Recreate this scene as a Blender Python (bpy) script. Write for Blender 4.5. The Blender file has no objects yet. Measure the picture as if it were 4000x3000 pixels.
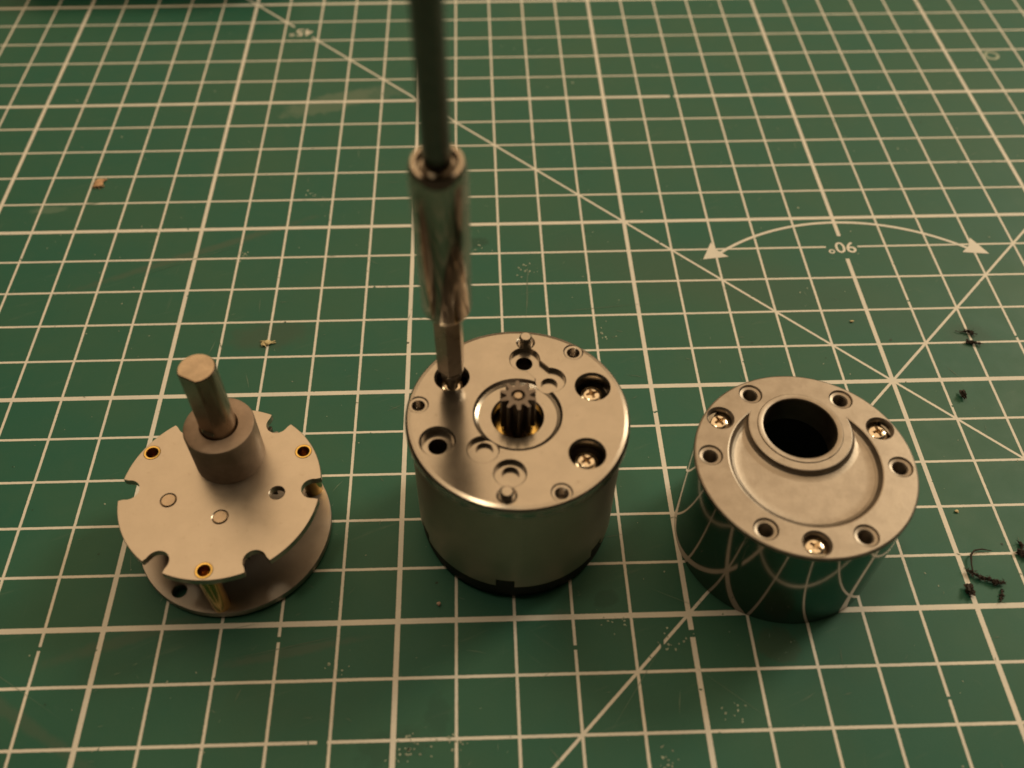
import bpy, bmesh, math, random
from mathutils import Vector, Matrix, noise as mnoise
S = 0.001                                   # everything is modelled in millimetres and stored in metres
R = math.radians
PI = math.pi
random.seed(7)
scene = bpy.context.scene
col = scene.collection

# ------------------------------------------------------------------ camera
cd = bpy.data.cameras.new('camera')
cam = bpy.data.objects.new('camera', cd)
col.objects.link(cam)
cam.location = (-84.94*S, -118.594*S, 151.087*S)
cam.rotation_euler = (0.671517, -0.000226, -0.028008)
cd.sensor_width = 36.0
cd.lens = 36.0*3666.48/4000
cd.shift_x = 57.74/4000
cd.clip_start = 0.002
cd.clip_end = 20
cd.dof.use_dof = True
cd.dof.focus_distance = 0.180
cd.dof.aperture_fstop = 15.0
scene.camera = cam

# ------------------------------------------------------------------ light: a warm room, a soft ceiling light, a bulb
world = bpy.data.worlds.new('World')
scene.world = world
world.use_nodes = True
bg = world.node_tree.nodes['Background']
bg.inputs[0].default_value = (1.0, 0.73, 0.41, 1)
bg.inputs[1].default_value = 0.035

def area(name, loc, target, size, power, color):
    l = bpy.data.lights.new(name, 'AREA')
    l.shape = 'DISK'
    l.size = size
    l.energy = power
    l.color = color
    o = bpy.data.objects.new(name, l)
    col.objects.link(o)
    o.location = loc
    o.rotation_euler = (Vector(target)-Vector(loc)).to_track_quat('-Z', 'Y').to_euler()
    return o
area('ceiling_glow', (0.0, 0.78, 1.30), (-0.07, 0.0, 0.0), 2.3, 17.0, (1.0, 0.68, 0.37))
area('room_lamp', (1.02, 0.72, 0.92), (-0.05, 0.03, 0.0), 0.40, 10.5, (1.0, 0.84, 0.58))
area('ceiling_lamp', (-0.30, -0.05, 1.08), (-0.07, 0.0, 0.0), 0.13, 1.0, (1.0, 0.80, 0.52))

scene.view_settings.view_transform = 'Standard'
scene.view_settings.look = 'None'
scene.view_settings.gamma = 1
scene.view_settings.exposure = 0.0
scene.render.engine = 'CYCLES'
scene.cycles.max_bounces = 10
scene.cycles.glossy_bounces = 6

# ------------------------------------------------------------------ helpers: properties
def tag(o, label=None, cat=None, group=None, kind=None):
    if label: o['label'] = label
    if cat: o['category'] = cat
    if group: o['group'] = group
    if kind: o['kind'] = kind
    return o

def thing(name, x, y, z, label, cat, rz=0.0, group=None):
    o = bpy.data.objects.new(name, None)
    col.objects.link(o)
    o.empty_display_size = 0.005
    o.location = (x*S, y*S, z*S)
    o.rotation_euler = (0, 0, rz)
    return tag(o, label, cat, group)

def link(name, me, mat, parent=None, smooth=35):
    me.materials.clear()
    me.materials.append(mat)
    if smooth:
        me.polygons.foreach_set('use_smooth', [True]*len(me.polygons))
        me.set_sharp_from_angle(angle=R(smooth))
    o = bpy.data.objects.new(name, me)
    col.objects.link(o)
    o.parent = parent
    return o

def finish(bm, recalc=True):
    if recalc:
        bmesh.ops.recalc_face_normals(bm, faces=bm.faces)
    me = bpy.data.meshes.new('m')
    bmesh.ops.scale(bm, vec=(S, S, S), verts=bm.verts)
    bm.to_mesh(me)
    bm.free()
    return me

def mesh(name, bm, mat, parent=None, smooth=35):
    return link(name, finish(bm), mat, parent, smooth)

# ------------------------------------------------------------------ helpers: shapes (millimetres)
def lathe(bm, prof, cx=0, cy=0, seg=96, closed=False, phase=0.0, shape=None):
    """turn a profile [(r, z) ...]; closed makes a ring, otherwise both ends get a lid"""
    rings = []
    for r, z in prof:
        if r < 1e-6:
            rings.append([bm.verts.new((cx, cy, z))])
            continue
        ring = []
        for i in range(seg):
            a = 2*PI*i/seg+phase
            k = shape(a, z) if shape else 1.0
            ring.append(bm.verts.new((cx+r*k*math.cos(a), cy+r*k*math.sin(a), z)))
        rings.append(ring)
    def band(A, B):
        if len(A) == 1 and len(B) == 1: return
        for i in range(seg):
            j = (i+1) % seg
            if len(A) == 1: bm.faces.new((A[0], B[j], B[i]))
            elif len(B) == 1: bm.faces.new((A[i], A[j], B[0]))
            else: bm.faces.new((A[i], A[j], B[j], B[i]))
    for A, B in zip(rings[:-1], rings[1:]): band(A, B)
    if closed: band(rings[-1], rings[0])
    else:
        if len(rings[0]) > 1: bm.faces.new(list(reversed(rings[0])))
        if len(rings[-1]) > 1: bm.faces.new(rings[-1])
    return bm

def prism(bm, pts, z0, z1):
    lo = [bm.verts.new((x, y, z0)) for x, y in pts]
    hi = [bm.verts.new((x, y, z1)) for x, y in pts]
    n = len(pts)
    for i in range(n):
        j = (i+1) % n
        bm.faces.new((lo[i], lo[j], hi[j], hi[i]))
    bm.faces.new(list(reversed(lo)))
    bm.faces.new(hi)
    return bm

def tube(bm, pts, rad, seg=8):
    rings = []
    for k, p in enumerate(pts):
        p = Vector(p)
        d = (Vector(pts[min(k+1, len(pts)-1)])-Vector(pts[max(k-1, 0)])).normalized()
        a = d.orthogonal().normalized()
        b = d.cross(a)
        r = rad[k] if isinstance(rad, (list, tuple)) else rad
        rings.append([bm.verts.new(p+a*r*math.cos(2*PI*i/seg)+b*r*math.sin(2*PI*i/seg)) for i in range(seg)])
    for A, B in zip(rings[:-1], rings[1:]):
        for i in range(seg):
            j = (i+1) % seg
            bm.faces.new((A[i], A[j], B[j], B[i]))
    bm.faces.new(list(reversed(rings[0])))
    bm.faces.new(rings[-1])

def boolean(base, cutters, op='DIFFERENCE'):
    """base and cutters are bmeshes in millimetres; returns a bmesh in millimetres"""
    def tmp(b):
        bmesh.ops.recalc_face_normals(b, faces=b.faces)
        me = bpy.data.meshes.new('tmp')
        b.to_mesh(me)
        b.free()
        o = bpy.data.objects.new('tmp', me)
        col.objects.link(o)
        return o
    ob = tmp(base)
    cs = [tmp(c) for c in cutters]
    for c in cs:
        m = ob.modifiers.new('b', 'BOOLEAN')
        m.operation = op
        m.solver = 'EXACT'
        m.object = c
    dg = bpy.context.evaluated_depsgraph_get()
    dg.update()
    me = bpy.data.meshes.new_from_object(ob.evaluated_get(dg))
    out = bmesh.new()
    out.from_mesh(me)
    for o in [ob]+cs:
        d = o.data
        bpy.data.objects.remove(o)
        bpy.data.meshes.remove(d)
    bpy.data.meshes.remove(me)
    return out

def hole(x, y, prof, seg=40):
    return lathe(bmesh.new(), prof, x, y, seg)

def countersunk(x, y, r, rc, top, depth, ch=0.35, seg=40):
    """straight hole with a chamfered mouth"""
    return hole(x, y, [(r, top-depth), (r, top-(rc-r)*ch/0.35), (rc, top), (rc, top+1.5)], seg)

def threaded(x, y, r, rc, top, depth, lip=0.5, seg=32):
    prof = [(r*0.9, top-depth)]
    z = top-depth
    while z < top-lip-0.5:
        prof += [(r, z+0.12), (r*0.86, z+0.37)]
        z += 0.5
    prof += [(r, top-lip-0.05), (r*1.02, top-lip), (r+(rc-r)*0.75, top-lip*0.72), (rc*0.96, top-0.12), (rc+0.08, top), (rc+0.08, top+1.5)]
    return hole(x, y, prof, seg)

def polar(r, deg):
    return r*math.cos(R(deg)), r*math.sin(R(deg))

def gear_outline(n, root, tip, cx=0, cy=0, phase=0.0):
    pts = []
    for k in range(n):
        for f, r in ((-0.50, root), (-0.33, root*1.01), (-0.22, (root+tip)/2), (-0.13, tip*0.985), (0.0, tip), (0.13, tip*0.985), (0.22, (root+tip)/2), (0.33, root*1.01)):
            a = 2*PI*(k+f)/n+phase
            pts.append((cx+r*math.cos(a), cy+r*math.sin(a)))
    return pts

# ------------------------------------------------------------------ helpers: materials
class NT:
    def __init__(self, name):
        self.m = bpy.data.materials.new(name)
        self.m.use_nodes = True
        self.t = self.m.node_tree
        self.p = self.t.nodes['Principled BSDF']
    def n(self, kind, **kw):
        nd = self.t.nodes.new(kind)
        for k, v in kw.items(): setattr(nd, k, v)
        return nd
    def put(self, sock, v):
        if hasattr(v, 'is_linked') or isinstance(v, bpy.types.NodeSocket): self.t.links.new(v, sock)
        else: sock.default_value = v
    def math(self, op, a, b=0.0, c=0.0, clamp=False):
        nd = self.n('ShaderNodeMath', operation=op, use_clamp=clamp)
        for i, v in enumerate((a, b, c)): self.put(nd.inputs[i], v)
        return nd.outputs[0]
    def mix(self, f, a, b):
        nd = self.n('ShaderNodeMix', data_type='RGBA')
        self.put(nd.inputs[0], f)
        for i, v in ((6, a), (7, b)):
            if isinstance(v, tuple): v = (*v[:3], 1)
            self.put(nd.inputs[i], v)
        return nd.outputs[2]
    def ramp(self, v, a, b, lo=0.0, hi=1.0):
        nd = self.n('ShaderNodeMapRange', interpolation_type='SMOOTHSTEP')
        for i, x in enumerate((v, a, b, lo, hi)): self.put(nd.inputs[i], x)
        return nd.outputs[0]
    def coords(self, scale=1000.0, stretch=(1, 1, 1)):
        tc = self.n('ShaderNodeTexCoord')
        mp = self.n('ShaderNodeMapping')
        mp.inputs['Scale'].default_value = tuple(scale*s for s in stretch)
        self.t.links.new(tc.outputs['Object'], mp.inputs[0])
        return mp.outputs[0]
    def noise(self, vec, scale, detail=3.0, rough=0.55, dist=0.0):
        nd = self.n('ShaderNodeTexNoise')
        self.t.links.new(vec, nd.inputs['Vector'])
        nd.inputs['Scale'].default_value = scale
        nd.inputs['Detail'].default_value = detail
        nd.inputs['Roughness'].default_value = rough
        nd.inputs['Distortion'].default_value = dist
        return nd.outputs[0]
    def bump(self, h, strength, dist):
        nd = self.n('ShaderNodeBump')
        nd.inputs['Strength'].default_value = strength
        nd.inputs['Distance'].default_value = dist*S
        self.t.links.new(h, nd.inputs['Height'])
        self.t.links.new(nd.outputs[0], self.p.inputs['Normal'])
    def set(self, **kw):
        for k, v in kw.items():
            s = self.p.inputs[k.replace('_', ' ')]
            if isinstance(v, tuple) and len(v) == 3: v = (*v, 1)
            self.put(s, v)

def metal(name, c, rough, var=0.08, dirt=(0.30, 0.24, 0.18), dirt_amt=0.25, scale=0.35, grain=0.0, bump=0.0, stretch=(1, 1, 1), metallic=1.0, scratch=0.0):
    m = NT(name)
    v = m.coords(1000, stretch)
    a = m.noise(v, scale, 5, 0.6)
    b = m.noise(v, scale*14, 3, 0.6)
    spots = m.ramp(m.noise(v, scale*2.6, 6, 0.65), 0.60, 0.72)
    cl = m.mix(m.ramp(a, 0.3, 0.7), tuple(x*(1-var) for x in c), tuple(min(1, x*(1+var*0.6)) for x in c))
    cl = m.mix(m.math('MULTIPLY', spots, dirt_amt), cl, dirt)
    m.set(Base_Color=cl, Metallic=metallic,
          Roughness=m.math('ADD', m.math('MULTIPLY', m.math('ADD', m.math('MULTIPLY', a, 0.6), m.math('MULTIPLY', b, 0.4)), rough*0.7), rough*0.62))
    if scratch:
        w = m.coords(1000, (1.0, 0.06, 1.0))
        m.bump(m.math('ADD', m.noise(w, 7.0, 3, 0.6), m.math('MULTIPLY', b, 0.5)), scratch, 0.05)
    elif grain or bump:
        m.bump(m.noise(v, grain or 6.0, 4, 0.6), bump or 0.2, 0.05)
    return m.m

def plain(name, c, rough, var=0.2, scale=0.8, bump=0.0, metallic=0.0):
    m = NT(name)
    v = m.coords()
    a = m.noise(v, scale, 4)
    m.set(Base_Color=m.mix(m.ramp(a, 0.3, 0.7), tuple(x*(1-var) for x in c), tuple(x*(1+var) for x in c)), Roughness=rough, Metallic=metallic)
    if bump: m.bump(m.noise(v, 3.0, 4), bump, 0.2)
    return m.m

M = {}
M['plate_steel'] = metal('plate_steel', (0.47, 0.42, 0.365), 0.33, 0.06, dirt_amt=0.30, scale=0.30, scratch=0.06)
M['lower_steel'] = metal('lower_steel', (0.46, 0.41, 0.37), 0.48, 0.08, dirt_amt=0.22, scale=0.3)
M['shaft_steel'] = metal('shaft_steel', (0.40, 0.325, 0.25), 0.26, 0.16, dirt=(0.22, 0.17, 0.12), dirt_amt=0.55, scale=0.5, stretch=(1, 1, 0.25))
M['collar_steel'] = metal('collar_steel', (0.30, 0.22, 0.165), 0.46, 0.16, dirt=(0.16, 0.12, 0.09), dirt_amt=0.4, scale=0.45, bump=0.12, grain=4.0, metallic=0.28)
M['dark_steel'] = metal('dark_steel', (0.22, 0.20, 0.185), 0.36, 0.15, dirt_amt=0.3, scale=0.8)
M['pinion_steel'] = metal('pinion_steel', (0.17, 0.145, 0.13), 0.42, 0.12, dirt_amt=0.3, scale=0.8)
M['brass'] = metal('brass', (0.72, 0.50, 0.16), 0.22, 0.15, dirt=(0.3, 0.18, 0.05), dirt_amt=0.35, scale=0.6)
M['screw_nickel'] = metal('screw_nickel', (0.70, 0.61, 0.49), 0.17, 0.08, dirt_amt=0.1, scale=0.9)
M['zinc_cast'] = metal('zinc_cast', (0.315, 0.275, 0.235), 0.45, 0.12, dirt=(0.22, 0.18, 0.15), dirt_amt=0.40, scale=0.42, bump=0.30, grain=1.6)
M['zinc_mill'] = metal('zinc_mill', (0.40, 0.365, 0.325), 0.22, 0.06, dirt=(0.24, 0.20, 0.16), dirt_amt=0.25, scale=0.22, scratch=0.035)
M['black_mirror'] = metal('black_mirror', (0.27, 0.255, 0.23), 0.095, 0.06, dirt_amt=0.12, scale=0.2, scratch=0.015)
M['can_steel'] = metal('can_steel', (0.46, 0.40, 0.345), 0.50, 0.06, dirt_amt=0.15, scale=0.2)
M['chrome'] = metal('chrome', (0.42, 0.37, 0.315), 0.11, 0.06, dirt_amt=0.15, scale=0.3)
M['bit_steel'] = metal('bit_steel', (0.50, 0.44, 0.38), 0.30, 0.12, dirt_amt=0.3, scale=0.6)
M['shank_steel'] = metal('shank_steel', (0.15, 0.14, 0.125), 0.30, 0.08, dirt_amt=0.15, scale=0.3)
M['black_plastic'] = plain('black_plastic', (0.008, 0.0075, 0.007), 0.7)
M['handle_plastic'] = plain('handle_plastic', (0.03, 0.03, 0.032), 0.4)
M['crumb'] = plain('crumb', (0.040, 0.030, 0.026), 0.85, 0.5, 2.0, 0.5)
M['flake_tan'] = plain('flake_tan', (0.52, 0.33, 0.19), 0.7, 0.25, 1.0, 0.3)
M['flake_yellow'] = plain('flake_yellow', (0.66, 0.56, 0.32), 0.6, 0.25, 1.5, 0.3)
M['flake_pink'] = plain('flake_pink', (0.66, 0.45, 0.36), 0.6, 0.2, 1.5)
M['scuff'] = plain('scuff', (0.105, 0.185, 0.135), 0.6, 0.25, 0.1)
M['fleck'] = plain('fleck', (0.33, 0.40, 0.32), 0.6, 0.4, 0.15)
M['nick'] = plain('nick', (0.010, 0.045, 0.028), 0.6, 0.2, 0.1)

def print_ink(m, v):
    a = m.noise(v, 0.10, 4)
    b = m.noise(v, 1.6, 3)
    c = m.mix(m.ramp(a, 0.35, 0.65), (0.74, 0.735, 0.70), (0.81, 0.79, 0.73))
    return m.mix(m.math('MULTIPLY', m.ramp(b, 0.58, 0.75), 0.35), c, (0.55, 0.50, 0.40))

def make_ink():
    m = NT('print_ink')
    v = m.coords()
    m.set(Base_Color=print_ink(m, v), Roughness=0.5)
    return m.m
M['ink'] = make_ink()

def make_mat_material():
    m = NT('cutting_mat_pvc')
    v = m.coords(1000)
    sp = m.n('ShaderNodeSeparateXYZ')
    m.t.links.new(v, sp.inputs[0])
    # ragged print edges
    wob = m.math('MULTIPLY', m.math('SUBTRACT', m.noise(v, 2.2, 3, 0.7), 0.5), 0.16)
    X, Y = sp.outputs[0], sp.outputs[1]
    def cyc(c, period):
        f = m.math('FRACT', m.math('ADD', m.math('DIVIDE', c, period), 0.5))
        return m.math('MULTIPLY', m.math('ABSOLUTE', m.math('SUBTRACT', f, 0.5)), period)
    def line(d, half):
        return m.ramp(m.math('ADD', d, wob), half-0.05, half+0.05, 1.0, 0.0)
    def inside(c, lo, hi):
        return m.math('MULTIPLY', m.math('GREATER_THAN', c, lo), m.math('LESS_THAN', c, hi))
    def keep(*boxes):
        out = 1.0
        for (x0, x1, y0, y1) in boxes:
            b = m.math('MULTIPLY', inside(X, x0, x1), inside(Y, y0, y1))
            k = m.math('SUBTRACT', 1.0, b)
            out = k if out == 1.0 else m.math('MULTIPLY', out, k)
        return out
    vert = m.math('MAXIMUM', line(cyc(X, 10), 0.255), line(cyc(X, 50), 0.44))
    horz = m.math('MAXIMUM', line(cyc(Y, 10), 0.255), line(cyc(Y, 50), 0.49))
    q = 0.70710678
    d1 = line(m.math('MULTIPLY', m.math('ABSOLUTE', m.math('ADD', X, Y)), q), 0.265)
    d2 = line(m.math('MULTIPLY', m.math('ABSOLUTE', m.math('SUBTRACT', X, Y)), q), 0.265)
    vert = m.math('MULTIPLY', vert, keep((-3, 3, 36.0, 43.6)))
    horz = m.math('MULTIPLY', horz, keep((-4.0, 3.4, 38, 42)))
    d1 = m.math('MULTIPLY', d1, keep((-137.4, -131.7, 131, 138)))
    ink = m.math('MAXIMUM', m.math('MAXIMUM', vert, horz), m.math('MAXIMUM', d1, d2))
    # knife cuts that broke the print: a few measured ones and a sparse random set
    cuts = keep((-52, -48, -54.2, -52.9), (-55.6, -55.0, -56.5, -54.2), (-31.9, -30.8, 99, 101.5), (-112, -110.4, -70.8, -69.2),
                (-128.8, -119.5, -53.2, -52.2), (-164, -158, -53.6, -52.9), (-72, -68, -55.9, -55.1), (8, 12, 22.2, 22.6), (-12, -8, -66.0, -65.5))
    speck = m.ramp(m.noise(v, 0.55, 2, 0.5), 0.715, 0.74)
    fine = m.ramp(m.noise(v, 5.0, 2, 0.5), 0.70, 0.78)
    worn = m.math('SUBTRACT', 1.0, m.math('MAXIMUM', speck, m.math('MULTIPLY', fine, 0.6)))
    ink = m.math('MULTIPLY', m.math('MULTIPLY', ink, cuts), worn)
    # green sheet: mottled, with worn greyer areas and handling smudges
    big = m.noise(v, 0.030, 4, 0.6)
    mid = m.noise(v, 0.16, 5, 0.65)
    tiny = m.noise(v, 3.2, 4, 0.7)
    green = m.mix(m.ramp(big, 0.32, 0.68), (0.0140, 0.1200, 0.0850), (0.0285, 0.1240, 0.0800))
    green = m.mix(m.math('MULTIPLY', m.ramp(mid, 0.45, 0.75), 0.35), green, (0.046, 0.136, 0.094))
    green = m.mix(m.math('MULTIPLY', m.ramp(tiny, 0.56, 0.80), 0.45), green, (0.085, 0.190, 0.135))
    green = m.mix(m.math('MULTIPLY', m.ramp(tiny, 0.44, 0.25), 0.45), green, (0.010, 0.095, 0.066))
    for ang, sc, lo, hi, amt in ((0.35, 0.55, 0.60, 0.78, 0.42), (-0.7, 0.8, 0.63, 0.80, 0.38), (1.45, 0.6, 0.64, 0.80, 0.38)):
        tc = m.n('ShaderNodeTexCoord')
        r1 = m.n('ShaderNodeMapping')
        r1.inputs['Rotation'].default_value = (0, 0, -ang)
        m.t.links.new(tc.outputs['Object'], r1.inputs[0])
        r2 = m.n('ShaderNodeMapping')
        r2.inputs['Scale'].default_value = (140, 1400, 1000)
        m.t.links.new(r1.outputs[0], r2.inputs[0])
        streak = m.math('MULTIPLY', m.ramp(m.noise(r2.outputs[0], sc, 4, 0.6), lo, hi), m.ramp(m.noise(v, 0.045, 3, 0.6), 0.42, 0.62))
        green = m.mix(m.math('MULTIPLY', streak, amt), green, (0.100, 0.175, 0.125))
    def stain(x, y, rx, ry, rot, colr, amt, ns, lo, hi):
        c, s = math.cos(rot), math.sin(rot)
        dx, dy = m.math('SUBTRACT', X, x), m.math('SUBTRACT', Y, y)
        u = m.math('DIVIDE', m.math('ADD', m.math('MULTIPLY', dx, c), m.math('MULTIPLY', dy, s)), rx)
        w = m.math('DIVIDE', m.math('SUBTRACT', m.math('MULTIPLY', dy, c), m.math('MULTIPLY', dx, s)), ry)
        d = m.math('SQRT', m.math('ADD', m.math('MULTIPLY', u, u), m.math('MULTIPLY', w, w)))
        d = m.math('ADD', d, m.math('MULTIPLY', m.math('SUBTRACT', m.noise(v, ns, 5, 0.65), 0.5), 1.3))
        return m.math('MULTIPLY', m.ramp(d, hi, lo), amt)
    for (x, y, rx, ry, rot, c, a, ns, lo, hi) in [
            (-124, 99.5, 13, 4.2, 0.35, (0.145, 0.215, 0.155), 0.55, 0.35, 0.7, 1.15),
            (-112, 103.5, 9, 3.6, 0.2, (0.12, 0.19, 0.14), 0.40, 0.5, 0.6, 1.15),
            (-188, 58, 5, 1.6, 0.1, (0.15, 0.24, 0.18), 0.5, 0.8, 0.5, 1.1),
            (-86, 43.5, 4.5, 2.0, 0.2, (0.012, 0.062, 0.04), 0.6, 0.7, 0.6, 1.1),
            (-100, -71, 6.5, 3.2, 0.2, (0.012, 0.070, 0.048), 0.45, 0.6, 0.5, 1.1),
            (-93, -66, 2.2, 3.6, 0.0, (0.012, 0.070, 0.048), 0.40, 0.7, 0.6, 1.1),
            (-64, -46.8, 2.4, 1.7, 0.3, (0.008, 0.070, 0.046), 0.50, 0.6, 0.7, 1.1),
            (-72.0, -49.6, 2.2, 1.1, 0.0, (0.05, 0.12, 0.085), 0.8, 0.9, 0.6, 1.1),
            (20, 12, 5, 4, 0.0, (0.022, 0.065, 0.045), 0.40, 0.3, 0.5, 1.3),
            (-130, 16, 9, 4, 0.1, (0.055, 0.085, 0.060), 0.5, 0.3, 0.5, 1.3),
            (-30, 30, 40, 9, -0.3, (0.055, 0.105, 0.070), 0.35, 0.12, 0.4, 1.4),
            (-150, 42, 30, 1.2, 0.42, (0.075, 0.12, 0.085), 0.55, 0.3, 0.4, 1.3),
            (-165, -62, 26, 1.2, -0.55, (0.075, 0.125, 0.09), 0.5, 0.3, 0.4, 1.3),
            (-146, -52, 14, 1.3, 0.3, (0.08, 0.12, 0.085), 0.4, 0.4, 0.4, 1.3),
            (-118, -55, 12, 1.0, 0.18, (0.075, 0.12, 0.09), 0.5, 0.5, 0.4, 1.3),
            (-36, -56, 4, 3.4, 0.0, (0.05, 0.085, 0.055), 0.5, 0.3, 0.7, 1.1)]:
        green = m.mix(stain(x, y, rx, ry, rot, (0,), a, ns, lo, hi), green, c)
    m.set(Base_Color=m.mix(ink, green, print_ink(m, v)),
          Roughness=m.math('ADD', m.math('MULTIPLY', mid, 0.22), 0.42))
    m.p.inputs['Specular IOR Level'].default_value = 0.33
    m.bump(m.math('ADD', m.math('MULTIPLY', tiny, 0.5), m.math('MULTIPLY', ink, 0.35)), 0.35, 0.06)
    return m.m
M['mat'] = make_mat_material()

# ================================================================== the cutting mat
mat = thing('cutting_mat', 0, 0, 0, 'green cutting mat printed with a white centimetre grid under everything', 'cutting mat')
bm = bmesh.new()
prism(bm, [(-345, -150), (255, -150), (255, 300), (-345, 300)], -3.0, 0.0)
mesh('mat_sheet', bm, M['mat'], mat, 0)

ZP = 0.03                                     # printed marks lie a hair above the sheet
def flat(name, polys, m, z=ZP, parent=mat):
    b = bmesh.new()
    for pts in polys:
        b.faces.new([b.verts.new((x, y, z)) for x, y in pts])
    me = finish(b, False)
    return link(name, me, m, parent, 0)

arc = []
a0, a1, n = 50.5, 129.5, 48
for k in range(n):
    t0, t1 = a0+(a1-a0)*k/n, a0+(a1-a0)*(k+1)/n
    arc.append([polar(47.95, t0), polar(48.65, t0), polar(48.65, t1), polar(47.95, t1)])
flat('printed_arc', arc, M['ink'])
for s in (-1, 1):
    P = [(s*33.2, 36.7), (s*30.5, 42.25), (s*29.5, 39.6), (s*27.2, 37.4)]
    flat('printed_arrowhead', [P if s < 0 else P[::-1]], M['ink'], ZP+0.012)

def lettering(name, body, x, y, size, wx=1.0):
    cu = bpy.data.curves.new('txt', 'FONT')
    cu.body = body
    cu.size = size
    cu.align_x = 'CENTER'
    cu.align_y = 'CENTER'
    cu.offset = 0.035
    o = bpy.data.objects.new('txt', cu)
    col.objects.link(o)
    dg = bpy.context.evaluated_depsgraph_get()
    dg.update()
    me = bpy.data.meshes.new_from_object(o.evaluated_get(dg))
    bpy.data.objects.remove(o)
    me.transform(Matrix.Translation((x*S, y*S, ZP*S)) @ Matrix.Rotation(PI, 4, 'Z') @ Matrix.Diagonal((S*wx, S, S, 1)))
    return link(name, me, M['ink'], mat, 0)
lettering('printed_degrees', '90°', -0.45, 39.9, 4.9, 1.02)
lettering('printed_degrees', '45°', -135.3, 134.5, 4.9, 1.02)
ring = [[(62.6+polar(r, t)[0], 117.0+polar(r, t)[1]) for r, t in ((1.35, k*15), (2.15, k*15), (2.15, k*15+15), (1.35, k*15+15))] for k in range(24)]
flat('printed_ring', ring, M['fleck'])

# wear: knife scratches and specks nobody could count
def in_view(): return random.uniform(-215, 70), random.uniform(-80, 150)
scr, flk, nck = [], [], []
for k in range(520):
    x, y = in_view()
    a = random.choice((random.gauss(0.2, 0.5), random.gauss(-0.6, 0.5), random.gauss(1.5, 0.3)))
    L = random.choice((random.uniform(0.5, 2.0), random.uniform(1, 5), random.uniform(0.5, 1.5)))
    w = random.uniform(0.03, 0.09)
    dx, dy = math.cos(a)*L, math.sin(a)*L
    nx, ny = -math.sin(a)*w, math.cos(a)*w
    bx, by = x+dx*0.5+nx*random.uniform(-2, 2), y+dy*0.5+ny*random.uniform(-2, 2)
    scr += [[(x, y), (bx+nx, by+ny), (bx-nx, by-ny)], [(x+dx, y+dy), (bx-nx, by-ny), (bx+nx, by+ny)]]
for (x, y, a, L, w) in [(-150, 40, 0.42, 34, 0.12), (-165, -58, -0.55, 30, 0.10), (-74, 30, 1.5, 16, 0.22), (-74.3, 24, 1.45, 10, 0.16), (-60, -62, 0.95, 22, 0.10),
                        (-118, -54, 0.2, 22, 0.12), (-45, -64, -0.7, 18, 0.08), (-60, 22, 0.1, 30, 0.10), (-178, 60, 0.15, 7, 0.2), (18, 60, 0.2, 14, 0.09), (-52, -47, -0.45, 10, 0.1)]:
    dx, dy = math.cos(a)*L/2, math.sin(a)*L/2
    nx, ny = -math.sin(a)*w/2, math.cos(a)*w/2
    scr.append([(x-dx, y-dy), (x+nx, y+ny), (x+dx, y+dy), (x-nx, y-ny)])
def blob(x, y, r, n=6):
    sx, ro = random.uniform(0.5, 1.6), random.uniform(0, 3)
    out = []
    for k in range(n):
        t = 2*PI*k/n
        q = r*random.uniform(0.6, 1.3)
        u, w = q*math.cos(t)*sx, q*math.sin(t)
        out.append((x+u*math.cos(ro)-w*math.sin(ro), y+u*math.sin(ro)+w*math.cos(ro)))
    return out
for k in range(520):
    flk.append(blob(*in_view(), abs(random.gauss(0.0, 0.085))+0.035))
for (cx, cy, n) in [(-98, -71.5, 22), (-91, -71, 12), (-58, -74, 14), (-86, 42, 16), (-75, 34, 14), (-52, -54.5, 14), (-63, -51, 10), (-110, -57, 8), (-45, -67, 10), (-125, 62, 8), (-162, 50, 7), (-58, 14, 9), (-140, 41, 8), (8, -62, 9)]:
    for k in range(n):
        flk.append(blob(random.gauss(cx, 1.7), random.gauss(cy, 1.3), random.uniform(0.07, 0.26)))
for k in range(70):
    x, y = in_view()
    nck.append(blob(x, y, random.uniform(0.08, 0.28)))
tag(flat('scratch_marks', scr, M['scuff'], ZP+0.03), kind='stuff')
tag(flat('pale_specks', flk, M['fleck'], ZP+0.045), kind='stuff')
tag(flat('knife_nicks', nck, M['nick'], ZP+0.02), kind='stuff')

# ================================================================== gear train (plates, posts, output shaft)
GX, GY = -129.85, -31.5
gt = thing('gear_train', GX, GY, 0, 'gear train of two steel discs on brass posts with a thick D-shaft standing up', 'gear assembly', R(-1))
ZB0, ZB1, ZT0, ZT1 = 0.55, 1.9, 12.8, 14.2
RP = 17.15
# upper disc: six edge notches, three eyelet holes, two pivot holes, one open hole
base = lathe(bmesh.new(), [(RP-0.12, ZT0), (RP, ZT0+0.12), (RP, ZT1-0.10), (RP-0.10, ZT1)], seg=160)
cut = []
for k in range(6):
    b = bmesh.new()
    a = R(60*k)
    pts = []
    for t in range(-12, 13):
        q = PI+PI*0.5*t/12
        pts.append((15.75+1.95*math.cos(q), 1.95*math.sin(q)))
    pts = pts+[(16.2, -1.97), (18.5, -2.6), (18.5, 2.6), (16.2, 1.97)]
    c, s = math.cos(a), math.sin(a)
    prism(b, [(x*c-y*s, x*s+y*c) for x, y in pts], ZT0-1, ZT1+1)
    cut.append(b)
eyes = [30, 150, 270]
for d in eyes: cut.append(hole(*polar(15.35, d), [(1.50, ZT0-1), (1.50, ZT1+1)]))
pins = [(-8.43, -2.1), (0.9, -5.45)]
for x, y in pins: cut.append(hole(x, y, [(1.29, ZT0-1), (1.29, ZT1-0.12), (1.45, ZT1), (1.45, ZT1+1)]))
cut.append(hole(9.78, -0.80, [(1.28, ZT0-1), (1.28, ZT1-0.1), (1.40, ZT1), (1.40, ZT1+1)]))
mesh('upper_disc', boolean(base, cut), M['plate_steel'], gt, 13)
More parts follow.
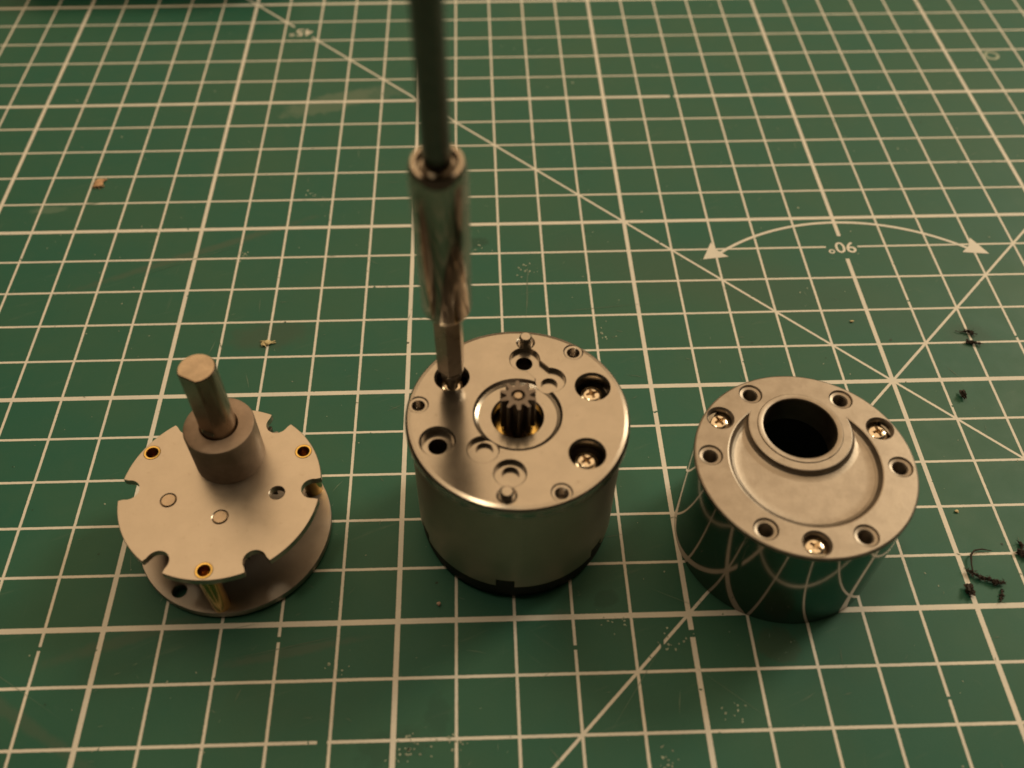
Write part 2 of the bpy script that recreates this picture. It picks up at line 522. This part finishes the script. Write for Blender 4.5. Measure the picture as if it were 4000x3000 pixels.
# lower disc with six small holes
base = lathe(bmesh.new(), [(RP-0.12, ZB0), (RP, ZB0+0.12), (RP, ZB1-0.10), (RP-0.10, ZB1)], seg=160)
cut = [hole(*polar(14.9, 60*k-1), [(1.22, ZB0-1), (1.22, ZB1-0.15), (1.38, ZB1), (1.38, ZB1+1)]) for k in (1, 4)]
mesh('lower_disc', boolean(base, cut), M['lower_steel'], gt, 13)
for d in eyes:
    x, y = polar(15.35, d)
    b = lathe(bmesh.new(), [(0, 0.0), (1.3, 0.0), (1.3, ZB0+0.02), (1.62, ZB1+0.005), (1.62, ZT0-0.005), (1.46, ZT0+0.01), (1.46, ZT1-0.02), (1.40, ZT1+0.06), (1.10, ZT1+0.02), (1.02, ZT1-0.3), (1.02, 7.0), (0, 6.6)], x, y, 40)
    mesh('brass_post', b, M['brass'], gt)
for x, y in pins:
    b = lathe(bmesh.new(), [(1.25, 2.0), (1.25, ZT1-0.10), (1.12, ZT1+0.06), (0, ZT1+0.08)], x, y, 32)
    mesh('pivot_pin', b, M['shaft_steel'], gt)
SX, SY = 0.60, 6.95
# flanged sleeve bearing round the shaft
ZC = 23.4
b = lathe(bmesh.new(), [(6.0, ZT1-0.4), (6.0, ZC-0.45), (5.86, ZC-0.12), (5.60, ZC), (3.30, ZC), (3.12, ZC-0.25), (3.12, ZC-6), (3.12, ZT1-0.4)], SX, SY, 96, closed=True)
mesh('bearing_collar', b, M['collar_steel'], gt, 25)
# output shaft with its flat
FN = Vector((math.cos(R(-117)), math.sin(R(-117))))
def dshape(r, flatd):
    out = []
    for i in range(96):
        a = 2*PI*i/96
        p = Vector((r*math.cos(a), r*math.sin(a)))
        e = p.dot(FN)
        if flatd and e > flatd: p -= FN*(e-flatd)
        out.append(p)
    return out
b = bmesh.new()
ZS = 38.4
rows = [(2.98, 0, 2.1), (2.98, 0, ZC+0.55), (2.98, 2.50, ZC+1.05), (2.98, 2.47, ZS-0.22), (2.80, 2.32, ZS)]
rings = [[b.verts.new((SX+p.x, SY+p.y, z)) for p in dshape(r, f)] for r, f, z in rows]
for A, B in zip(rings[:-1], rings[1:]):
    for i in range(96):
        j = (i+1) % 96
        b.faces.new((A[i], A[j], B[j], B[i]))
b.faces.new(rings[0][::-1])
b.faces.new(rings[-1])
mesh('output_shaft', b, M['shaft_steel'], gt, 18)
for (x, y, n, ro, ti, z0, z1, ph) in [(SX, SY, 34, 8.6, 9.6, 9.4, 12.2, 0.0), (-8.43, -2.1, 24, 5.4, 6.2, 5.4, 8.6, 0.1), (0.9, -5.45, 24, 4.6, 5.4, 6.0, 8.4, 0.05), (0.9, -5.45, 12, 2.0, 2.8, 8.4, 12.0, 0.2), (-8.43, -2.1, 12, 2.3, 3.1, 8.6, 12.2, 0.0)]:
    mesh('gear_wheel', prism(bmesh.new(), gear_outline(n, ro, ti, x, y, ph), z0, z1), M['dark_steel'], gt, 20)

# ================================================================== motor with its milled front plate
MX, MY, ZM = -79.15, -29.3, 31.0
mo = thing('gear_motor', MX, MY, 0, 'grey electric motor with a bright milled front plate and a toothed pinion', 'motor')
RM = 18.0
base = lathe(bmesh.new(), [(RM-0.15, 28.75), (RM, 28.95), (RM, ZM-0.80), (RM-0.14, ZM-0.42), (RM-0.42, ZM-0.16), (RM-1.0, ZM)], seg=180)
cut = []
# ring recess with sloping wall, and the bore
cut.append(lathe(bmesh.new(), [(6.3, 30.25), (6.8, 30.48), (7.2, ZM), (7.2, ZM+1)], seg=96))
screws = [(12.45, 5.15), (10.45, -7.95), (-10.5, 7.75)]
empty_hole = (-12.75, -5.0)
for x, y in screws: cut.append(hole(x, y, [(2.62, 27.9), (2.62, 30.55), (2.95, ZM), (2.95, ZM+1)], 48))
cut.append(hole(*empty_hole, [(2.62, 29.5), (2.62, 30.6), (2.9, ZM), (2.9, ZM+1)], 48))
def pocket(p, q, r, z, ch=0.14):
    """rounded slot from p to q"""
    b = bmesh.new()
    ax = Vector((q[0]-p[0], q[1]-p[1]))
    L = ax.length
    ang = math.atan2(ax.y, ax.x)
    def ring(rr, zz):
        out = []
        for t in range(0, 33):
            a = -PI/2+PI*t/32
            out.append((L+rr*math.cos(a), rr*math.sin(a)))
        for t in range(0, 33):
            a = PI/2+PI*t/32
            out.append((rr*math.cos(a), rr*math.sin(a)))
        c, s = math.cos(ang), math.sin(ang)
        return [b.verts.new((p[0]+x*c-y*s, p[1]+x*s+y*c, zz)) for x, y in out]
    rs = [ring(r, z), ring(r, ZM-ch), ring(r+ch, ZM), ring(r+ch, ZM+1)]
    n = len(rs[0])
    for A, B in zip(rs[:-1], rs[1:]):
        for i in range(n):
            j = (i+1) % n
            b.faces.new((A[i], A[j], B[j], B[i]))
    b.faces.new(rs[0][::-1])
    b.faces.new(rs[-1])
    return b
for s in (1, -1):
    p, q = (1.62*s, 11.25*s), (5.65*s, 6.75*s)
    cut.append(pocket(p, (p[0]+0.01, p[1]), 2.45, 30.15))
    cut.append(pocket(q, (q[0]+0.01, q[1]), 2.45, 30.153))
    if s == 1: cut.append(pocket((p[0]+0.5*s, p[1]-0.4*s), q, 1.55, 30.156))
    cut.append(hole(1.55*s, 10.95*s, [(1.42, 28.2 if s == 1 else 29.3), (1.42, 30.3)], 36))
    cut.append(hole(5.45*s, 6.35*s, [(1.42, 29.4), (1.42, 30.3)], 36))
for x, y in ((1.95, 14.95), (-2.25, -15.15)): cut.append(hole(x, y, [(1.2, ZM-0.3), (1.62, ZM), (1.62, ZM+1)], 36))
for d in (52, 172, -68):
    cut.append(threaded(*polar(16.05, d), 1.08, 1.62, ZM, 2.2, 0.28))
plate = boolean(base, cut)
cut = [lathe(bmesh.new(), [(4.05, 28.0), (4.05, 29.95), (4.3, 30.27), (4.3, ZM+1)], seg=80)]
cut.append(hole(*empty_hole, [(1.55, 28.0), (1.55, 29.6)], 36))
for x, y in screws: cut.append(hole(x, y, [(1.3, 27.5), (1.3, 28.5)], 24))
mesh('front_plate', boolean(plate, cut), M['zinc_mill'], mo, 13)
for x, y, h in ((1.95, 14.95, 1.6), (-2.25, -15.15, 1.2)):
    b = lathe(bmesh.new(), [(1.04, ZM-0.5), (1.04, ZM+h-0.22), (0.82, ZM+h), (0, ZM+h+0.04)], x, y, 32)
    mesh('dowel_pin', b, M['zinc_mill'], mo)
# can with notches in its lower rim, black end bell with tabs, foot
RC = 17.3
base = lathe(bmesh.new(), [(RC, 4.9), (RC, 27.6), (RC-0.4, 28.7), (16.0, 28.7), (16.0, 4.9)], seg=160, closed=True)
cut, tabs = [], [262, 322, 202, 82, 142, 22]
for d in tabs:
    c, s = math.cos(R(d)), math.sin(R(d))
    b = bmesh.new()
    prism(b, [(x*c-y*s, x*s+y*c) for x, y in ((15.2, -1.6), (19, -1.6), (19, 1.6), (15.2, 1.6))], 4, 7.1)
    cut.append(b)
mesh('motor_can', boolean(base, cut), M['can_steel'], mo, 30)
b = lathe(bmesh.new(), [(16.55, 1.45), (17.0, 1.6), (17.0, 4.86), (15.9, 4.86), (15.9, 8.0), (13.0, 8.0)], seg=128)
mesh('end_bell', b, M['black_plastic'], mo, 30)
for d in tabs:
    c, s = math.cos(R(d)), math.sin(R(d))
    b = prism(bmesh.new(), [(x*c-y*s, x*s+y*c) for x, y in ((16.02, -1.5), (17.0, -1.5), (17.12, -0.5), (17.12, 0.5), (17.0, 1.5), (16.02, 1.5))], 4.87, 7.0)
    mesh('lock_tab', b, M['black_plastic'], mo, 30)
b = lathe(bmesh.new(), [(16.2, 0.0), (16.6, 0.15), (16.6, 1.3), (16.4, 1.44)], seg=128)
mesh('base_rim', b, M['shank_steel'], mo, 30)
# inner face, brass bush and pinion
b = lathe(bmesh.new(), [(3.98, 24.6), (3.98, 27.3), (3.7, 27.45), (2.2, 27.45), (1.9, 26.9), (1.9, 24.6)], seg=64, closed=True)
mesh('brass_bush', b, M['brass'], mo, 30)
b = lathe(bmesh.new(), [(15.8, 23.0), (15.8, 24.55), (1.5, 24.55), (1.5, 23.0)], seg=64, closed=True)
mesh('front_washer', b, M['dark_steel'], mo, 30)
pn = prism(bmesh.new(), gear_outline(10, 1.85, 2.9, 0, 0, R(18)), 28.9, 35.8)
pn = boolean(pn, [lathe(bmesh.new(), [(1.0, 35.1), (1.25, 36.5)], seg=32)])
mesh('pinion', pn, M['pinion_steel'], mo, 25)
b = lathe(bmesh.new(), [(1.15, 24.0), (1.15, 28.88), (0.92, 28.92), (0.92, 35.45), (0.6, 35.75), (0, 35.8)], seg=32)
mesh('motor_shaft', b, M['shaft_steel'], mo, 30)

# ------------------------------------------------------------------ screws (one mesh, shared)
def screw_mesh(r, h):
    dome = lathe(bmesh.new(), [(r*0.62, -2.2), (r*0.62, 0.0), (r, 0.02), (r, h*0.45), (r*0.95, h*0.68), (r*0.80, h*0.86), (r*0.5, h*0.97), (0, h)], seg=48)
    cutters = []
    for k in range(2):
        b = bmesh.new()
        w0, w1, l0, l1 = 0.20, 0.27, 0.42, r*0.68
        zs = (h*0.12, h+0.5)
        lo = [(-l0, -w0), (l0, -w0), (l0, w0), (-l0, w0)]
        hi = [(-l1, -w1), (l1, -w1), (l1, w1), (-l1, w1)]
        if k: lo, hi = [(-y, x) for x, y in lo], [(-y, x) for x, y in hi]
        A = [b.verts.new((x, y, zs[0]-0.02*k)) for x, y in lo]
        B = [b.verts.new((x, y, zs[1]+0.02*k)) for x, y in hi]
        for i in range(4):
            j = (i+1) % 4
            b.faces.new((A[i], A[j], B[j], B[i]))
        b.faces.new(A[::-1])
        b.faces.new(B)
        cutters.append(b)
    cutters.append(lathe(bmesh.new(), [(0.30, h*0.08), (0.62, h+0.5)], seg=24))
    return finish(boolean(dome, cutters))
sm = screw_mesh(1.85, 1.25)
def screw(parent, x, y, z, rot):
    o = link('screw', sm, M['screw_nickel'], parent, 30)
    o.location = (x*S, y*S, z*S)
    o.rotation_euler = (0, 0, rot)
    return o
for (x, y), ro in zip(screws, (0.3, 0.55, 0.1)): screw(mo, x, y, 28.0, ro)

# ================================================================== gearbox cover
CX, CY, ZF = -32.15, -34.4, 23.15
cp = thing('gearbox_cover', CX, CY, 0, 'round dark mirror-sided metal gearbox cover with an off-centre hole in its top', 'gearbox cover')
b = lathe(bmesh.new(), [(17.9, 0.0), (17.95, 0.08), (17.95, 22.35), (16.6, 22.35), (16.6, 0.0)], seg=192, closed=True)
mesh('side_wall', b, M['black_mirror'], cp, 30)
base = lathe(bmesh.new(), [(17.7, 22.37), (18.03, 22.55), (18.03, ZF-0.32), (17.9, ZF-0.10), (17.68, ZF)], seg=180)
low = lathe(bmesh.new(), [(16.5, 17.6), (16.5, 22.6)], seg=128)
face = boolean(base, [low], 'UNION')
HX, HY = polar(6.68, 84)
# crescent recess: disc cutter less the ground round the collar
disc = lathe(bmesh.new(), [(9.9, 22.02), (10.7, 22.06), (11.3, 22.18), (11.75, 22.40), (12.05, 22.67), (12.23, 22.92), (12.35, ZF-0.06), (12.55, ZF), (12.55, ZF+1)], seg=140)
keep_ = lathe(bmesh.new(), [(10.1, 21.0), (10.1, 22.025), (9.6, 22.09), (9.15, 22.24), (8.85, 22.5), (8.68, 22.82), (8.58, ZF-0.06), (8.42, ZF), (8.42, 25)], HX, HY, 120)
cres = boolean(disc, [keep_])
cut = [cres]
for k in range(6): cut.append(threaded(*polar(15.35, -6+60*k), 1.28, 1.95, ZF, 5.0, 0.42))
cs = [143.6, 23.6, -96.4]
for d in cs: cut.append(hole(*polar(15.3, d), [(2.02, 21.1), (2.02, ZF-0.35), (2.12, ZF-0.2), (2.35, ZF), (2.35, ZF+1)], 48))
cut.append(lathe(bmesh.new(), [(6.5, 15), (6.5, 26)], HX, HY, 96))
mesh('cover_face', boolean(face, cut), M['zinc_cast'], cp, 13)
b = lathe(bmesh.new(), [(6.49, 17.6), (6.49, ZF-0.15), (7.12, ZF-0.10), (7.12, ZF+0.05), (7.0, ZF+0.13), (6.40, ZF+0.13), (6.18, ZF+0.04), (6.05, ZF-0.2), (6.05, 17.6)], HX, HY, 120, closed=True)
mesh('hole_collar', b, M['zinc_cast'], cp, 28)
b = lathe(bmesh.new(), [(16.55, 0.3), (16.55, 17.55), (15.6, 17.55), (15.6, 0.3)], seg=96, closed=True)
mesh('inner_liner', b, M['black_plastic'], cp, 30)
for d, ro in zip(cs, (0.5, 0.2, 0.9)): screw(cp, *polar(15.3, d), 21.12, ro)

# ================================================================== screwdriver standing in one screw of the motor plate
tip = Vector((MX+screws[2][0], MY+screws[2][1], 28.45))
top = Vector((-89.45, -30.2, 81.6))
ax = (top-tip).normalized()
sd = thing('screwdriver', tip.x, tip.y, tip.z, 'long thin steel screwdriver with a shiny sleeve, its tip in a motor screw', 'screwdriver')
sd.rotation_euler = ax.to_track_quat('Z', 'Y').to_euler()
def fl(a, z):                                # four flutes of the cross tip
    if z > 5.6: return 1.0
    k = abs(math.cos(2*(a-0.1)))
    f = min(1.0, max(0.0, (5.6-z)/3.5))
    return 1.0-0.52*f*(1-k**1.4)
b = lathe(bmesh.new(), [(0.42, 0.0), (0.95, 0.55), (1.25, 1.4), (1.50, 2.6), (1.62, 3.8), (1.68, 5.0), (1.75, 5.7), (2.05, 6.6)], seg=64, shape=fl)
mesh('bit_tip', b, M['bit_steel'], sd, 25)
b = lathe(bmesh.new(), [(2.0, 6.5), (2.3, 7.0), (2.3, 28.0)], seg=6, phase=0.35)
mesh('hex_bit', b, M['bit_steel'], sd, 25)
def knurl(a, z): return 1.0
b = lathe(bmesh.new(), [(2.42, 24.2), (3.1, 23.9), (3.52, 24.2), (3.66, 24.8), (3.68, 51.6), (3.62, 52.6), (3.44, 53.5), (3.1, 54.05), (2.62, 54.0), (2.36, 53.6), (2.2, 53.15), (1.79, 53.0), (1.79, 30), (2.42, 30)], seg=96, closed=True)
mesh('sleeve', b, M['chrome'], sd, 30)
b = lathe(bmesh.new(), [(1.76, 40.0), (1.76, 101.0)], seg=64)
mesh('shank', b, M['shank_steel'], sd, 30)
b = lathe(bmesh.new(), [(3.2, 98.0), (4.2, 98.6), (5.0, 100.5), (5.2, 108), (6.2, 114), (6.6, 140), (6.0, 158), (4.5, 162), (0, 163)], seg=48, shape=lambda a, z: 1+0.05*math.cos(6*a) if z > 110 else 1)
mesh('handle', b, M['handle_plastic'], sd, 30)

# ================================================================== crumbs and flakes on the mat
def lump(b, x, y, z, rx, ry, rz, seed, sub=2, amp=0.55):
    g = bmesh.ops.create_icosphere(b, subdivisions=sub, radius=1.0)
    for v in g['verts']:
        n = mnoise.noise(v.co*1.7+Vector((seed*3.1, seed*1.7, seed)))+0.5*mnoise.noise(v.co*4.1+Vector((seed, seed*2.3, 0)))
        k = 1+amp*n
        v.co = Vector((x+v.co.x*rx*k, y+v.co.y*ry*k, z+v.co.z*rz*k))
def rest(b):
    lo = min(v.co.z for v in b.verts)
    for v in b.verts: v.co.z -= lo-0.01
def debris(name, build, x, y, m, label, cat, rz=0.0):
    b = bmesh.new()
    build(b)
    rest(b)
    o = mesh(name, b, m, None, 50)
    o.location = (x*S, y*S, 0)
    o.rotation_euler = (0, 0, rz)
    return tag(o, label, cat)
def fuzzy(b, pts, rr, seed, hairs=10):
    """a ragged twisted strand: one noisy tube with fibres standing off it"""
    rnd = random.Random(seed)
    path = []
    for k in range(len(pts)-1):
        for j in range(8):
            t = j/8
            path.append(Vector((pts[k][0]*(1-t)+pts[k+1][0]*t, pts[k][1]*(1-t)+pts[k+1][1]*t, rr*0.75)))
    path.append(Vector((*pts[-1], rr*0.75)))
    path = [p+Vector((mnoise.noise(p*1.3+Vector((seed, 0, 0))), mnoise.noise(p*1.3+Vector((0, seed, 0))), 0.4*mnoise.noise(p*2+Vector((0, 0, seed)))))*0.45*rr for p in path]
    n0 = len(b.verts)
    m = len(path)-1
    rad = [rr*(0.62+0.75*mnoise.noise(path[i]*2.1+Vector((seed, seed, 0))))*(0.35+0.65*math.sin(PI*(i+1.2)/(m+2.4))**0.6) for i in range(m+1)]
    tube(b, [tuple(p) for p in path], [max(0.09, r) for r in rad], 12)
    b.verts.ensure_lookup_table()
    for v in b.verts[n0:]:
        q = v.co*3.3+Vector((seed*1.3, 0, 0))
        v.co += Vector((mnoise.noise(q), mnoise.noise(q+Vector((9, 0, 0))), 0.8*mnoise.noise(q+Vector((0, 9, 0)))))*rr*0.75
    for k in range(hairs*4):
        p = rnd.choice(path)
        a = rnd.uniform(0, 2*PI)
        L = rnd.uniform(0.5, 1.5)*rr*1.6
        q = [(p.x+math.cos(a)*L*t+rnd.uniform(-.1, .1), p.y+math.sin(a)*L*t+rnd.uniform(-.1, .1), max(0.08, p.z+rnd.uniform(-.3, .45)*t)) for t in (0, .35, .7, 1)]
        tube(b, q, [0.075, 0.06, 0.05, 0.03], 4)
def long_crumb(b):
    fuzzy(b, [(-3.1, 1.6), (-2.2, 1.0), (-1.0, 0.2), (0.2, -0.3), (1.4, -0.8), (2.4, -1.2), (2.8, -0.9)], 0.52, 11, 14)
    tube(b, [(-1.9, 1.2, 0.4), (-1.7, 2.6, 0.5), (-1.2, 4.4, 0.6), (-0.2, 5.3, 0.5), (1.3, 5.6, 0.3), (3.0, 5.3, 0.15)], [0.14, 0.13, 0.2, 0.17, 0.13, 0.07], 6)
debris('rubber_crumb', long_crumb, 3.2, -44.9, M['crumb'], 'long fuzzy dark crumb with a curled thread on the mat', 'crumb')
debris('rubber_crumb', lambda b: (lump(b, 0, 0, .4, .6, .75, .5, 3, 3, 1.1), lump(b, .3, -.8, .3, .45, .4, .35, 5, 3, 1.1)), -0.55, -47.1, M['crumb'], 'short lumpy dark crumb lying against the thick line beside the long fuzzy crumb', 'crumb')
debris('rubber_crumb', lambda b: fuzzy(b, [(.5, 1.1), (.1, 0.2), (-.5, -.7)], 0.36, 23, 5), 4.9, -48.3, M['crumb'], 'small ragged dark crumb between the long fuzzy crumb and a thick line', 'crumb')
debris('rubber_crumb', lambda b: (fuzzy(b, [(-.8, .3), (0, 0), (.5, -.8), (1.0, -1.0)], 0.6, 61, 5), fuzzy(b, [(.3, .8), (.6, 1.4), (.5, 2.0)], 0.32, 63, 3)), 11.5, -40.0, M['crumb'], 'dark clustered crumb touching a thin line at the edge of view', 'crumb')
debris('rubber_crumb', lambda b: (fuzzy(b, [(-.5, .2), (.3, .1), (.9, -.35)], 0.55, 31, 6), tube(b, [(-.6, .3, .3), (-1.6, .1, .3), (-2.4, .7, .2)], 0.07, 5)), 19.7, 12.5, M['crumb'], 'brown ragged crumb on green beside the crossing of two thin lines', 'crumb')
debris('rubber_crumb', lambda b: fuzzy(b, [(-1.3, .5), (-.4, .1), (.6, -.2), (1.5, -.25)], 0.42, 37, 4), 19.9, 9.5, M['crumb'], 'flat brown sliver crumb lying across the crossing of two thin lines', 'crumb')
debris('rubber_crumb', lambda b: (lump(b, 0, 0, .45, .42, .8, .5, 21, 3, 1.2), lump(b, .1, .5, .5, .3, .4, .3, 22, 3, 1.2)), 12.95, -4.6, M['crumb'], 'single small dark crumb near the thick line right of the star crossing', 'crumb')
def flake(seed, sx, sy):
    def f(b):
        rnd = random.Random(seed)
        for k in range(5):
            lump(b, rnd.uniform(-.5, .5)*sx, rnd.uniform(-.5, .5)*sy, .2+.1*k, sx*rnd.uniform(.3, .6), sy*rnd.uniform(.25, .6), .13, seed+k, 2, .9)
        for k in range(5):
            a = rnd.uniform(0, 6.28)
            tube(b, [(0, 0, .3), (math.cos(a)*sx*.7, math.sin(a)*sy*.7, .4), (math.cos(a+.3)*sx*1.2, math.sin(a+.3)*sy*1.2, .2)], 0.11, 5)
    return f
debris('paper_flake', flake(41, 1.9, 2.3), -178.6, 67.6, M['flake_tan'], 'ragged tan flake next to a thin line on the mat', 'flake')
debris('plastic_chip', flake(47, 1.5, 1.0), -130.1, 13.8, M['flake_yellow'], 'frayed pale yellow chip on a thin line behind the gear train', 'chip')
debris('plastic_bead', lambda b: lump(b, 0, 0, .3, .38, .36, .34, 51, 2, .3), -93.0, -47.1, M['flake_pink'], 'tiny pink bead in front of the motor', 'bead')
debris('plastic_chip', lambda b: lump(b, 0, 0, .2, .45, .25, .18, 57, 2, .5), -4.2, 16.5, M['flake_yellow'], 'tiny yellowish chip inside the printed angle mark', 'chip')
debris('plastic_chip', lambda b: lump(b, 0, 0, .2, .36, .3, .18, 58, 2, .5), 2.75, -31.2, M['flake_yellow'], 'tiny cream chip on green between cover and long fuzzy crumb', 'chip')

# black block, added just past the far edge of view to cast shade; only its foot and shade show
b = bmesh.new()
prism(b, [(-40, 0), (40, 0), (40, 40), (-40, 40)], 0.0, 18.0)
bmesh.ops.bevel(b, geom=b.edges[:], offset=2.0, segments=3, affect='EDGES')
rest(b)
o = mesh('shade_block', b, M['black_plastic'], None, 30)
o.location = (-182*S, 157.5*S, 0)
o.rotation_euler = (0, 0, R(-1))
tag(o, 'black block added at the far end of the mat to shade its edge', 'case')
